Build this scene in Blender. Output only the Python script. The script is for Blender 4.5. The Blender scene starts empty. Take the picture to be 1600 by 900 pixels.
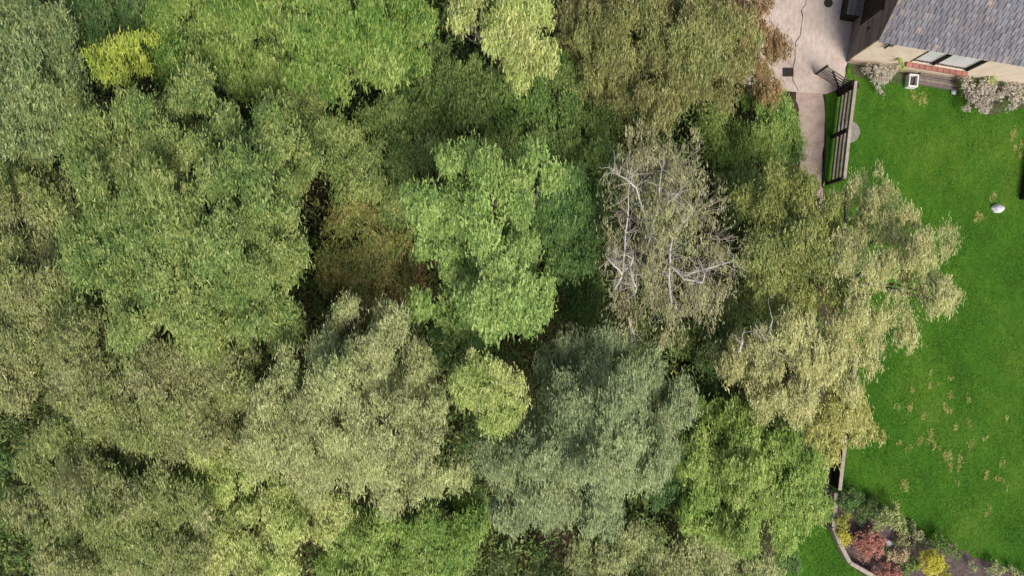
import bpy, bmesh, math, random
import numpy as np
from mathutils import Vector

# ------------------------------------------------------------------ camera, sky, sun, exposure
S = bpy.context.scene
C = S.collection
H = 26.0            # camera height above the lawn
HW = 19.5           # half width of the ground seen at that height
R = math.radians
cam_d = bpy.data.cameras.new('camera'); cam = bpy.data.objects.new('camera', cam_d); C.objects.link(cam)
cam_d.sensor_width = 36.0; cam_d.lens = 36.0 * H / (2 * HW)
cam_d.clip_start = 0.1; cam_d.clip_end = 2000
cam.location = (0, 0, H); cam.rotation_euler = (0, 0, 0)
S.camera = cam

SUN_EL, SUN_AZ = 52.0, 28.0       # azimuth: degrees from -Y towards +X
world = bpy.data.worlds.new('World'); S.world = world; world.use_nodes = True
wn = world.node_tree.nodes; wl = world.node_tree.links
sky = wn.new('ShaderNodeTexSky'); sky.sky_type = 'NISHITA'; sky.sun_disc = False
sky.sun_elevation = R(SUN_EL); sky.sun_rotation = R(180 - SUN_AZ)
sky.air_density = 1.0; sky.dust_density = 4.0; sky.ozone_density = 0.6
wn['Background'].inputs['Strength'].default_value = 0.10
wl.new(sky.outputs[0], wn['Background'].inputs['Color'])
sd = bpy.data.lights.new('sun', 'SUN'); sd.energy = 2.3; sd.angle = R(26); sd.color = (1.0, 0.95, 0.86)
sun = bpy.data.objects.new('sun', sd); C.objects.link(sun)
sun.rotation_euler = (R(90 - SUN_EL), 0, R(SUN_AZ)); sun.location = (10, -20, 30)
S.view_settings.view_transform = 'Standard'; S.view_settings.look = 'None'
S.view_settings.gamma = 1.0; S.view_settings.use_curve_mapping = False
S.view_settings.exposure = 0.40
S.cycles.max_bounces = 6; S.cycles.diffuse_bounces = 3; S.cycles.transmission_bounces = 4

# ------------------------------------------------------------------ helpers
def W(px, py, z=0.0):
    k = HW / 800.0 * (H - z) / H
    return Vector(((px - 800) * k, (450 - py) * k, z))
def ppm(z): return 800.0 / HW * H / (H - z)

def tag(o, label=None, cat=None, group=None, kind=None):
    if label: o['label'] = label
    if cat: o['category'] = cat
    if group: o['group'] = group
    if kind: o['kind'] = kind
    return o
def empty(name, loc=(0, 0, 0), rz=0.0):
    o = bpy.data.objects.new(name, None); C.objects.link(o)
    o.location = loc; o.rotation_euler = (0, 0, rz); o.empty_display_size = 0.2
    return o
def link(name, me, mat=None, parent=None):
    if mat is not None and len(me.materials) == 0: me.materials.append(mat)
    o = bpy.data.objects.new(name, me); C.objects.link(o)
    if parent is not None: o.parent = parent
    return o
def mesh_py(name, v, f):
    me = bpy.data.meshes.new(name); me.from_pydata([tuple(p) for p in v], [], f); me.update(); return me
def bm_obj(name, bm, mat, parent=None, smooth=False):
    me = bpy.data.meshes.new(name); bm.normal_update(); bm.to_mesh(me); bm.free()
    if smooth: me.polygons.foreach_set('use_smooth', [True] * len(me.polygons))
    return link(name, me, mat, parent)
def box(bm, c, s, rz=0.0, tilt=None, bev=0.0):
    """box with centre c, full size s, turned rz about z"""
    g = bmesh.ops.create_cube(bm, size=1.0)
    vs = g['verts']
    for v in vs:
        v.co = Vector((v.co.x * s[0], v.co.y * s[1], v.co.z * s[2]))
    if bev > 0:
        es = list({e for v in vs for e in v.link_edges})
        r = bmesh.ops.bevel(bm, geom=es, offset=bev, segments=1, affect='EDGES')
        vs = list({v for f in r['faces'] for v in f.verts} | {v for v in vs if v.is_valid})
    cs, sn = math.cos(rz), math.sin(rz)
    for v in vs:
        p = v.co
        if tilt is not None: p = tilt @ p
        v.co = Vector((p.x * cs - p.y * sn + c[0], p.x * sn + p.y * cs + c[1], p.z + c[2]))
    return vs
def beam(bm, a, b, w, h, up=Vector((0, 0, 1))):
    """rectangular bar from a to b; w across, h along up"""
    a = Vector(a); b = Vector(b); d = (b - a).normalized()
    s = d.cross(up)
    if s.length < 1e-4: s = Vector((1, 0, 0))
    s.normalize(); u = s.cross(d).normalized()
    vs = []
    for p in (a, b):
        for i, j in ((-1, -1), (1, -1), (1, 1), (-1, 1)):
            vs.append(bm.verts.new(p + s * (i * w / 2) + u * (j * h / 2)))
    for q in ((0, 1, 2, 3), (7, 6, 5, 4)): bm.faces.new([vs[i] for i in q])
    for i in range(4):
        j = (i + 1) % 4
        bm.faces.new([vs[j], vs[i], vs[i + 4], vs[j + 4]])
def tube(bm, pts, radii, n=6):
    rings = []
    pts = [Vector(p) for p in pts]
    for i, p in enumerate(pts):
        d = (pts[min(i + 1, len(pts) - 1)] - pts[max(i - 1, 0)])
        if d.length < 1e-6: d = Vector((0, 0, 1))
        d.normalize()
        s = d.cross(Vector((0.31, 0.17, 0.93)))
        if s.length < 1e-3: s = d.cross(Vector((1, 0, 0)))
        s.normalize(); u = s.cross(d)
        rings.append([bm.verts.new(p + (s * math.cos(2 * math.pi * k / n) + u * math.sin(2 * math.pi * k / n)) * radii[i]) for k in range(n)])
    for a, b in zip(rings, rings[1:]):
        for k in range(n):
            bm.faces.new([a[k], a[(k + 1) % n], b[(k + 1) % n], b[k]])
    bm.faces.new(rings[0][::-1]); bm.faces.new(rings[-1])
def crooked(a, b, n, amp, rng):
    a = Vector(a); b = Vector(b); L = (b - a).length
    out = []
    for i in range(n + 1):
        t = i / n
        p = a.lerp(b, t)
        if 0 < i < n: p += Vector((rng.uniform(-1, 1), rng.uniform(-1, 1), rng.uniform(-.6, .6))) * amp * L
        out.append(p)
    return out
def sheet(name, px_pts, z, mat, kind='structure', parent=None, wobble=0.0, seed=0):
    """flat polygon given by outline points on the ground"""
    rng = random.Random(seed)
    pts = [W(x, y, 0) for x, y in px_pts]
    if wobble:
        q = []
        for a, b in zip(pts, pts[1:] + pts[:1]):
            n = max(1, int((b - a).length / 0.25)) if (b - a).length < 30 else 1
            for i in range(n):
                p = a.lerp(b, i / n)
                if n > 1: p = p + Vector((rng.gauss(0, wobble), rng.gauss(0, wobble), 0))
                q.append(p)
        pts = q
    bm = bmesh.new()
    f = bm.faces.new([bm.verts.new((p.x, p.y, z)) for p in pts])
    if f.normal.z < 0: f.normal_flip()
    bmesh.ops.triangulate(bm, faces=[f])
    bm.normal_update()
    for f in bm.faces:
        if f.normal.z < 0: f.normal_flip()
    o = bm_obj(name, bm, mat, parent)
    if kind: o['kind'] = kind
    return o

# ------------------------------------------------------------------ materials
def new_mat(name):
    m = bpy.data.materials.new(name); m.use_nodes = True
    return m, m.node_tree.nodes, m.node_tree.links, m.node_tree.nodes['Principled BSDF']
def noise(N, L, vec, scale, detail=4, rough=0.55):
    n = N.new('ShaderNodeTexNoise'); n.inputs['Scale'].default_value = scale
    n.inputs['Detail'].default_value = detail; n.inputs['Roughness'].default_value = rough
    if vec is not None: L.new(vec, n.inputs['Vector'])
    return n.outputs['Fac']
def ramp(N, L, fac, stops):
    r = N.new('ShaderNodeValToRGB'); e = r.color_ramp.elements
    e[0].position, e[0].color = stops[0][0], (*stops[0][1], 1)
    e[1].position, e[1].color = stops[-1][0], (*stops[-1][1], 1)
    for p, c in stops[1:-1]:
        k = e.new(p); k.color = (*c, 1)
    L.new(fac, r.inputs['Fac']); return r.outputs['Color']
def mixc(N, L, a, b, fac, mode='MIX'):
    m = N.new('ShaderNodeMix'); m.data_type = 'RGBA'; m.blend_type = mode
    if isinstance(fac, float): m.inputs['Factor'].default_value = fac
    else: L.new(fac, m.inputs['Factor'])
    for s, v in ((6, a), (7, b)):
        if isinstance(v, tuple): m.inputs[s].default_value = (*v, 1)
        else: L.new(v, m.inputs[s])
    return m.outputs[2]
def maprange(N, L, v, a, b, c=0.0, d=1.0):
    m = N.new('ShaderNodeMapRange'); L.new(v, m.inputs[0])
    for i, x in enumerate((a, b, c, d)): m.inputs[1 + i].default_value = x
    return m.outputs[0]
def mathn(N, L, op, a, b):
    m = N.new('ShaderNodeMath'); m.operation = op
    for i, v in enumerate((a, b)):
        if isinstance(v, (float, int)): m.inputs[i].default_value = v
        else: L.new(v, m.inputs[i])
    return m.outputs[0]
def bump(N, L, h, strength, dist, bsdf):
    b = N.new('ShaderNodeBump'); b.inputs['Strength'].default_value = strength; b.inputs['Distance'].default_value = dist
    L.new(h, b.inputs['Height']); L.new(b.outputs[0], bsdf.inputs['Normal'])
def wpos(N):
    return N.new('ShaderNodeNewGeometry').outputs['Position']
def scaled(N, L, vec, s):
    m = N.new('ShaderNodeMapping'); m.inputs['Scale'].default_value = s; L.new(vec, m.inputs['Vector']); return m.outputs[0]

GAIN = 1.68
def leaf_mat(name, cols, accent=None, acc_amt=0.0, patch=0.9, trans=0.28, gain=None):
    """leaf-by-leaf colour: random per leaf, shifted by patches through the crown"""
    gain = GAIN if gain is None else gain
    m, N, L, B = new_mat(name)
    geo = N.new('ShaderNodeNewGeometry')
    pos = geo.outputs['Position']; rnd = geo.outputs['Random Per Island']
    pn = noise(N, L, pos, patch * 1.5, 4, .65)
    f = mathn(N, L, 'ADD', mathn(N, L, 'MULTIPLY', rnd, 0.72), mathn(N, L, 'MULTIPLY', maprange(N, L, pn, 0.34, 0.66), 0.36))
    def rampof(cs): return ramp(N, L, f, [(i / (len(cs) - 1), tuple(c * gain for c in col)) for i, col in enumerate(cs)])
    col = rampof(cols)
    if accent:
        an = noise(N, L, pos, patch * .55, 3, .6)
        r2 = mathn(N, L, 'FRACT', mathn(N, L, 'MULTIPLY', rnd, 37.7), 0.0)
        a = maprange(N, L, mathn(N, L, 'ADD', an, mathn(N, L, 'MULTIPLY', r2, .22)), 0.56, 0.70)
        col = mixc(N, L, col, rampof(accent), mathn(N, L, 'MULTIPLY', a, acc_amt))
    L.new(col, B.inputs['Base Color'])
    B.inputs['Roughness'].default_value = 0.6; B.inputs['Specular IOR Level'].default_value = 0.25
    t = N.new('ShaderNodeBsdfTranslucent'); L.new(mixc(N, L, col, (0.9, 1.0, 0.45), 1.0, 'MULTIPLY'), t.inputs['Color'])
    mx = N.new('ShaderNodeMixShader'); mx.inputs[0].default_value = trans
    L.new(B.outputs[0], mx.inputs[1]); L.new(t.outputs[0], mx.inputs[2])
    L.new(mx.outputs[0], N['Material Output'].inputs['Surface'])
    return m
def rough_mat(name, c0, c1, scale=6.0, rough=0.85, bmp=0.3, stretch=(1, 1, 1), c2=None, spec=0.3, objvar=0.0):
    m, N, L, B = new_mat(name)
    p = scaled(N, L, wpos(N), stretch)
    n1 = noise(N, L, p, scale, 6, 0.62); n2 = noise(N, L, p, scale * 5.3, 4)
    f = mathn(N, L, 'ADD', mathn(N, L, 'MULTIPLY', n1, 0.65), mathn(N, L, 'MULTIPLY', n2, 0.35))
    st = [(0.34, c0), (0.66, c1)] if c2 is None else [(0.32, c0), (0.5, c1), (0.68, c2)]
    col = ramp(N, L, f, st)
    if objvar:
        oi = N.new('ShaderNodeObjectInfo')
        col = mixc(N, L, col, ramp(N, L, oi.outputs['Random'], [(0, (1 - objvar,) * 3), (1, (1 + objvar,) * 3)]), 1.0, 'MULTIPLY')
    L.new(col, B.inputs['Base Color']); B.inputs['Roughness'].default_value = rough
    B.inputs['Specular IOR Level'].default_value = spec
    bump(N, L, f, bmp, 0.03, B)
    return m

M = {}
P = dict(
 bright=((.055, .115, .035), (.135, .215, .058), (.24, .32, .095), (.37, .44, .16)),
 lime=((.09, .14, .03), (.20, .26, .065), (.32, .37, .12), (.45, .47, .19)),
 mid=((.022, .055, .014), (.06, .12, .028), (.12, .19, .046), (.22, .275, .085)),
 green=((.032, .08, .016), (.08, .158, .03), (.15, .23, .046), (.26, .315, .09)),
 olive=((.045, .068, .02), (.11, .145, .043), (.20, .235, .077), (.32, .335, .132)),
 olivegreen=((.035, .075, .02), (.09, .152, .04), (.165, .23, .066), (.29, .33, .12)),
 yolive=((.06, .085, .02), (.14, .165, .04), (.23, .245, .07), (.34, .335, .12)),
 silver=((.09, .115, .045), (.19, .22, .09), (.31, .34, .15), (.45, .47, .225)),
 silverblue=((.065, .10, .046), (.145, .19, .088), (.24, .29, .14), (.36, .40, .205)),
 tan=((.13, .13, .05), (.26, .255, .11), (.39, .375, .175), (.53, .50, .265)),
 pinktan=((.10, .10, .05), (.19, .185, .09), (.29, .27, .15), (.41, .37, .235)),
 yellow=((.12, .14, .02), (.22, .23, .035), (.33, .31, .06), (.42, .37, .10)),
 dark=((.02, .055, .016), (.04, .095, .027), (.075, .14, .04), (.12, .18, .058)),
 rust=((.09, .05, .025), (.17, .10, .05), (.27, .16, .085), (.34, .25, .15)),
 red=((.16, .07, .055), (.28, .125, .10), (.40, .19, .155), (.48, .29, .24)),
 lemon=((.34, .32, .04), (.46, .42, .06), (.56, .50, .09), (.64, .57, .15)),
 cream=((.30, .24, .13), (.42, .34, .20), (.52, .42, .28), (.58, .50, .36)),
 pale=((.30, .26, .22), (.45, .40, .355), (.60, .54, .49), (.70, .65, .60)),
 shade_bluegreen=((.03, .07, .02), (.06, .12, .034), (.105, .175, .05), (.17, .245, .078)),  # darkened to carry the shade on the lower ash; plain leaf colour elsewhere
 golden=((.10, .15, .025), (.19, .25, .04), (.30, .35, .06), (.41, .43, .10)),
 hedge=((.05, .10, .022), (.12, .20, .04), (.20, .285, .062), (.32, .385, .115)),
 beech=((.05, .065, .02), (.12, .14, .045), (.21, .225, .078), (.33, .325, .135)),
 autumn=((.05, .075, .02), (.11, .145, .035), (.20, .215, .06), (.33, .29, .11)),
 straw=((.13, .145, .04), (.25, .25, .075), (.37, .355, .13), (.49, .455, .20)),
 greygreen=((.035, .07, .025), (.08, .13, .046), (.15, .20, .076), (.28, .315, .14)),
)
# second palette drifting in over broad patches of the crown
ACC = dict(olive=('pinktan', .55), olivegreen=('straw', .32), silver=('pinktan', .3), silverblue=('pinktan', .25),
           mid=('olive', .5), green=('lime', .5), yolive=('olive', .7), bright=('green', .3), lime=('tan', .5),
           pinktan=('silver', .5), tan=('silver', .45), straw=('yolive', .5), autumn=('rust', .45), beech=('rust', .32), greygreen=('silver', .5), dark=('rust', .22), rust=('olivegreen', .3), hedge=('lime', .5), yellow=('yolive', .6))
for k, v in P.items():
    a = ACC.get(k)
    M['leaf_' + k] = leaf_mat('leaves_' + k, v, P[a[0]] if a else None, a[1] if a else 0.0, gain={'lemon': 1.45, 'cream': 1.4, 'pale': 1.1}.get(k))
M['leaf_under'] = leaf_mat('leaves_undergrowth', P['mid'], P['rust'], .4, gain=1.5)
M['bark'] = rough_mat('bark_brown', (.03, .024, .018), (.10, .08, .06), 9, stretch=(1, 1, .3), bmp=.6)
M['barkpale'] = rough_mat('bark_pale_grey', (.38, .35, .31), (.62, .59, .54), 9, bmp=.4)
M['barktwig'] = rough_mat('bark_twiggy', (.20, .17, .13), (.38, .33, .28), 9, bmp=.4)
M['barkgrey'] = rough_mat('bark_grey', (.12, .105, .085), (.26, .23, .19), 9, bmp=.5)

# lawn ground and blades share the same patches
def lawn_col(N, L):
    p = wpos(N)
    a = noise(N, L, scaled(N, L, p, (1, .55, 1)), 0.55, 5, .6); b = noise(N, L, scaled(N, L, p, (1, .35, 1)), 5.0, 3)
    f = mathn(N, L, 'ADD', mathn(N, L, 'MULTIPLY', a, .7), mathn(N, L, 'MULTIPLY', b, .3))
    c = ramp(N, L, f, [(.30, (.040, .130, .012)), (.5, (.068, .182, .015)), (.70, (.13, .235, .027))])
    return c, p
m, N, L, B = new_mat('lawn_turf'); c, p = lawn_col(N, L)
L.new(c, B.inputs['Base Color']); B.inputs['Roughness'].default_value = .9; B.inputs['Specular IOR Level'].default_value = .1
bump(N, L, noise(N, L, p, 40, 3), .6, .03, B); M['lawn'] = m
m, N, L, B = new_mat('grass_blades'); c, p = lawn_col(N, L)
r = N.new('ShaderNodeNewGeometry').outputs['Random Per Island']
c = mixc(N, L, c, ramp(N, L, r, [(0, (.82, .86, .8)), (.8, (1.08, 1.1, 1.08)), (1, (1.5, 1.3, 1.25))]), 1.0, 'MULTIPLY')
L.new(c, B.inputs['Base Color']); B.inputs['Roughness'].default_value = .75; B.inputs['Specular IOR Level'].default_value = .15; M['grass'] = m
M['straw'] = leaf_mat('dry_grass', ((.10, .22, .03), (.26, .33, .06), (.44, .43, .13), (.54, .48, .20)), patch=2.0, trans=.1, gain=1.0)
M['floor'] = rough_mat('woodland_soil', (.018, .013, .009), (.055, .038, .024), 2.2, bmp=.8, c2=(.09, .06, .035))
M['litter'] = leaf_mat('fallen_leaves', ((.04, .022, .012), (.09, .045, .025), (.15, .08, .045), (.20, .13, .07)), trans=.05, gain=1.0)
M['soil'] = rough_mat('bark_mulch', (.035, .024, .022), (.10, .07, .066), 7, bmp=.9, c2=(.20, .155, .15))
M['wallrender'] = rough_mat('cream_render', (.60, .485, .38), (.71, .60, .49), 3.0, bmp=.15, c2=(.76, .67, .58))
M['plinth'] = rough_mat('stone_plinth', (.28, .215, .155), (.44, .36, .28), 5.0, bmp=.4)
M['boards'] = rough_mat('weathered_boards', (.15, .12, .097), (.28, .235, .20), 5.0, bmp=.5, stretch=(1, .25, 1), objvar=.22)
M['darkwood'] = rough_mat('dark_stained_wood', (.018, .012, .007), (.04, .027, .016), 5.0, bmp=.4, objvar=.2)
M['greywood'] = rough_mat('grey_weathered_wood', (.13, .105, .09), (.26, .215, .19), 6.0, bmp=.5, stretch=(1, 1, 1), objvar=.18)
M['postwood'] = rough_mat('dark_post_wood', (.012, .010, .008), (.04, .033, .027), 8.0, bmp=.5)
M['railtop'] = rough_mat('rail_wood', (.16, .125, .10), (.32, .265, .22), 7.0, bmp=.4, objvar=.12)
M['capwood'] = rough_mat('pale_capping', (.30, .25, .20), (.46, .40, .33), 6.0, bmp=.4, objvar=.1)
M['brick'] = rough_mat('red_brick_sill', (.26, .10, .08), (.40, .18, .15), 8.0, bmp=.4, objvar=.15)
M['pinkslab'] = rough_mat('pink_paving', (.42, .25, .22), (.55, .36, .32), 5.0, bmp=.2)
M['whiteslab'] = rough_mat('pale_paving', (.60, .58, .57), (.74, .72, .70), 5.0, bmp=.2)
M['whitepaint'] = rough_mat('white_paint', (.66, .68, .66), (.80, .80, .78), 5.0, rough=.5, bmp=.1)
M['stone'] = rough_mat('grey_stone', (.16, .15, .13), (.30, .28, .25), 6.0, bmp=.5)
M['whitestone'] = rough_mat('white_stone', (.66, .66, .70), (.82, .82, .86), 8.0, bmp=.3)
M['iron'] = rough_mat('drain_iron', (.02, .018, .015), (.06, .05, .045), 12.0, rough=.6, bmp=.3)
M['plastic'] = rough_mat('grey_plastic', (.045, .045, .05), (.09, .09, .10), 4.0, rough=.5, bmp=.05)
M['lead'] = rough_mat('gutter_brown', (.07, .045, .04), (.13, .085, .08), 8.0, rough=.6, bmp=.1)
# concrete
m, N, L, B = new_mat('pinkish_concrete'); p = wpos(N)
a = noise(N, L, p, .8, 5, .6); b = noise(N, L, scaled(N, L, p, (1, .4, 1)), 9, 5, .65)
c = mixc(N, L, ramp(N, L, a, [(.3, (.43, .35, .30)), (.5, (.55, .46, .405)), (.7, (.62, .53, .475))]), ramp(N, L, b, [(.3, (.78, .76, .74)), (.7, (1.1, 1.1, 1.1))]), 1.0, 'MULTIPLY')
L.new(c, B.inputs['Base Color']); B.inputs['Roughness'].default_value = .9; bump(N, L, b, .25, .02, B); M['concrete'] = m
M['track'] = rough_mat('trodden_earth', (.27, .185, .145), (.42, .32, .27), 3.0, bmp=.5, c2=(.48, .39, .34))
# roof tiles: colour varies tile by tile
m, N, L, B = new_mat('slate_tiles')
oi = N.new('ShaderNodeObjectInfo').outputs['Random']; p = wpos(N)
isl = N.new('ShaderNodeNewGeometry').outputs['Random Per Island']
rr = mathn(N, L, 'FRACT', mathn(N, L, 'ADD', oi, isl), 0.0)
c = ramp(N, L, rr, [(0, (.125, .125, .145)), (.35, (.165, .17, .195)), (.7, (.205, .21, .24)), (.86, (.18, .165, .175)), (.95, (.24, .225, .23)), (1, (.36, .28, .26))])
n1 = noise(N, L, scaled(N, L, p, (1, .5, 1)), 9, 6, .7)
c = mixc(N, L, c, ramp(N, L, n1, [(.3, (.62, .6, .6)), (.6, (1.05, 1.05, 1.05)), (.74, (1.9, 1.85, 1.75))]), 1.0, 'MULTIPLY')
c = mixc(N, L, c, (.16, .135, .14), mathn(N, L, 'MULTIPLY', maprange(N, L, noise(N, L, p, .7, 3), .48, .62), .4))
L.new(c, B.inputs['Base Color']); B.inputs['Roughness'].default_value = .75; bump(N, L, n1, .4, .02, B); M['tile'] = m
# glass showing pale curtain behind
m, N, L, B = new_mat('window_glass')
tr0 = N.new('ShaderNodeBsdfTransparent'); gl0 = N.new('ShaderNodeBsdfGlossy'); gl0.inputs['Roughness'].default_value = .03
mx0 = N.new('ShaderNodeMixShader'); mx0.inputs[0].default_value = .10; L.new(tr0.outputs[0], mx0.inputs[1]); L.new(gl0.outputs[0], mx0.inputs[2])
L.new(mx0.outputs[0], N['Material Output'].inputs['Surface']); M['glass'] = m
M['curtain'] = rough_mat('pale_blind', (.74, .77, .79), (.82, .85, .87), 3.0, bmp=.05)

# ------------------------------------------------------------------ leaves
YB = 2.0      # most blades hang and lie along y, as wind and droop leave them
def leaf_mesh(name, pos, out, length, width, rng, ybias=YB, droop=0.25, upn=0.8, mat=None):
    n = len(pos)
    rnd = rng.normal(size=(n, 3))
    ax = rnd * 0.55 + out * 0.45
    ax[:, 1] += ybias * np.where(rng.random(n) < .5, -1, 1)
    ax[:, 2] -= droop
    ax /= np.linalg.norm(ax, axis=1)[:, None]
    nr = rng.normal(size=(n, 3)) * 0.55 + out * 0.7
    nr[:, 2] += upn
    nr -= ax * (nr * ax).sum(1)[:, None]
    nr /= np.linalg.norm(nr, axis=1)[:, None] + 1e-9
    sd_ = np.cross(ax, nr)
    sz = rng.uniform(.7, 1.3, n) * (1 + .18 * np.sin(pos[:, 0] * 2.3 + 1.7 * np.sin(pos[:, 1] * 1.9)) )
    l = (length * sz * rng.uniform(.7, 1.25, n))[:, None]; w = (width * sz * rng.uniform(.7, 1.3, n))[:, None]
    v = np.empty((n, 3, 3))
    v[:, 0] = pos + sd_ * w * .55 - ax * l * .42
    v[:, 1] = pos + ax * l * .58 - nr * l * .06
    v[:, 2] = pos - sd_ * w * .45 - ax * l * .30
    return blades(name, v, mat)
def blades(name, v, mat=None):
    n = len(v)
    me = bpy.data.meshes.new(name)
    me.vertices.add(n * 3); me.vertices.foreach_set('co', v.reshape(-1).astype(np.float32))
    me.loops.add(n * 3); me.loops.foreach_set('vertex_index', np.arange(n * 3, dtype=np.int32))
    me.polygons.add(n); me.polygons.foreach_set('loop_start', np.arange(0, n * 3, 3, dtype=np.int32))
    me.update(calc_edges=True)
    if mat is not None: me.materials.append(mat)
    return me

def lobes_points(lobes, rng, dens, clump_r, per, flat=0.62, fill=.5, bough=.40, bden=3.1):
    """leaf points: each lobe carries boughs, each bough carries tufts, each tuft carries leaves"""
    P_, O_ = [], []
    for (c, r, rz) in lobes:
        br0 = min(bough, r * .55)
        nb_ = max(3, int(bden * math.pi * r * r * (.40 / max(br0, .05)) ** 2 * (1 if r > .5 else .8)))
        nb_ = min(nb_, 260)
        u = rng.normal(size=(nb_, 3)); u /= np.linalg.norm(u, axis=1)[:, None]
        u[:, 2] = np.where(u[:, 2] < -.15, -u[:, 2], u[:, 2])
        m0 = rng.random(nb_) < .6            # spread evenly over the crown's top, not only round its rim
        ro = np.sqrt(rng.random(nb_)); th = rng.uniform(0, 2 * math.pi, nb_)
        ev = np.stack([ro * np.cos(th), ro * np.sin(th), np.sqrt(1 - ro * ro)], 1)
        u = np.where(m0[:, None], ev, u)
        f = fill + (1.0 - fill) * rng.random(nb_) ** .6
        f = np.where(m0, np.maximum(f, .9), f)
        bc = u * f[:, None] * np.array([r, r, rz]) + np.array(c)
        bc[:, 2] += rng.normal(size=nb_) * br0 * .45
        brr = br0 * rng.uniform(.5, 1.35, nb_)
        wgt = brr ** 2; wgt /= wgt.sum()
        k = max(6, int(dens * math.pi * r * r / per))
        bi = rng.choice(nb_, k, p=wgt)
        v = rng.normal(size=(k, 3)); v /= np.linalg.norm(v, axis=1)[:, None]
        v[:, 2] = np.where(v[:, 2] < -.3, -v[:, 2], v[:, 2])
        g = .35 + .7 * rng.random(k) ** .6
        cp = bc[bi] + v * (g * brr[bi])[:, None] * np.array([.9, 1.1, .75])
        m = rng.poisson(per, k) + 1
        idx = np.repeat(np.arange(k), m)
        cr = clump_r * (.78 if clump_r > .12 else 1.0) * rng.uniform(.35, 1.25, k)
        off = rng.normal(size=(len(idx), 3)) * cr[idx][:, None] * np.array([.7, 1.1, .5])
        P_.append(cp[idx] + off)
        o = u[bi][idx] * .25 + v[idx] * .55 + off / (np.linalg.norm(off, axis=1)[:, None] + 1e-6) * .25
        O_.append(o)
    return np.concatenate(P_), np.concatenate(O_)

LEAFN = [0]
def plant(name, label, cat, pal, lobes, dens=900, ll=.17, lw=.055, clump=.16, per=26, flat=.62, fill=.5, bark='bark', group=None,
          base=None, stem=None, seed=1, bough=.40, bden=3.1, twig=6, ybias=YB, crown='crown', trunk='trunk', extra=None):
    """lobes: (px, py, radius px, z of lobe centre). The trunk stands under the crown's middle."""
    if crown == 'crown': dens *= 2.5; lw *= .60; ll *= .80; per = int(per * 1.25)
    rng = np.random.default_rng(seed * 7919 + 13); prng = random.Random(seed * 31 + 5)
    lw_ = []
    for (x, y, rp, z) in lobes:
        r = rp / ppm(z + rp / ppm(z) * flat * .5); lw_.append((W(x, y, z + r * flat * .25), r, r * flat))
    for c, r, rz in lw_:
        if c.z - rz * .3 < 0.05: c.z = rz * .3 + .05
    a = sum((c * (r * r) for c, r, rz in lw_), Vector()) / sum(r * r for c, r, rz in lw_)
    b = Vector((a.x, a.y, 0)) if base is None else W(base[0], base[1], 0)
    root = empty(name, b); tag(root, label, cat, group)
    org = np.array(b)
    pts, out = lobes_points([(np.array(c), r, rz) for c, r, rz in lw_], rng, dens, clump, per, flat, fill, bough, bden)
    keep = pts[:, 2] > .03
    pts, out = pts[keep], out[keep]
    LEAFN[0] += len(pts)
    link(crown, leaf_mesh(crown, pts - org, out, ll, lw, rng, ybias, mat=M['leaf_' + pal]), None, root)
    # trunk, limbs to each lobe, twigs inside it
    top = max(c.z for c, r, rz in lw_); fork = Vector((0, 0, max(.12, top * .45)))
    tr = stem if stem else max(.025, .016 * top + .005 * len(lobes))
    bm = bmesh.new()
    tp = crooked((0, 0, -.05), fork, 3, .05, prng); tube(bm, tp, [tr * 1.25, tr, tr * .9, tr * .8], 8)
    for c, r, rz in lw_:
        e = c - b + Vector((0, 0, rz * .25))
        tube(bm, crooked(fork - Vector((0, 0, tr)), e, 4, .06, prng), [tr * .62, tr * .5, tr * .4, tr * .28, tr * .12], 6)
        for _ in range(twig):
            s = fork.lerp(e, prng.uniform(.55, 1.0))
            d = Vector((prng.gauss(0, 1), prng.gauss(0, 1), prng.uniform(-.1, 1.0))).normalized()
            t = (c - b) + Vector((d.x * r, d.y * r, d.z * rz)) * prng.uniform(.4, .95)
            tube(bm, crooked(s, t, 3, .09, prng), [min(tr * .22, .018), min(tr * .16, .014), min(tr * .11, .010), .005], 4)
    bm_obj(trunk, bm, M[bark], root, smooth=True)
    return root
def branches(root, name, paths, r0, mat, seed=3, twigs=3):
    """bare limbs along (px, py, z) paths, with side twigs"""
    rng = random.Random(seed); b = root.location
    for path in paths:
        pts = [W(*q) - b for q in path]
        bm = bmesh.new()
        n = len(pts)
        fine = []
        for p, q in zip(pts, pts[1:]):
            for t in (0, .5): fine.append(p.lerp(q, t) + (Vector((rng.gauss(0, .02), rng.gauss(0, .02), rng.gauss(0, .02)))))
        fine.append(pts[-1])
        k = len(fine)
        tube(bm, fine, [r0 * (1 - .65 * i / (k - 1)) for i in range(k)], 6)
        for i in range(1, k):
            for _ in range(twigs):
                d = Vector((rng.gauss(0, 1), rng.gauss(0, 1.3), rng.uniform(.0, 1))).normalized()
                tube(bm, crooked(fine[i], fine[i] + d * rng.uniform(.3, .9), 3, .1, rng), [r0 * .26, r0 * .18, r0 * .12, r0 * .06], 4)
        bm_obj(name, bm, M[mat], root, smooth=True)

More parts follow.
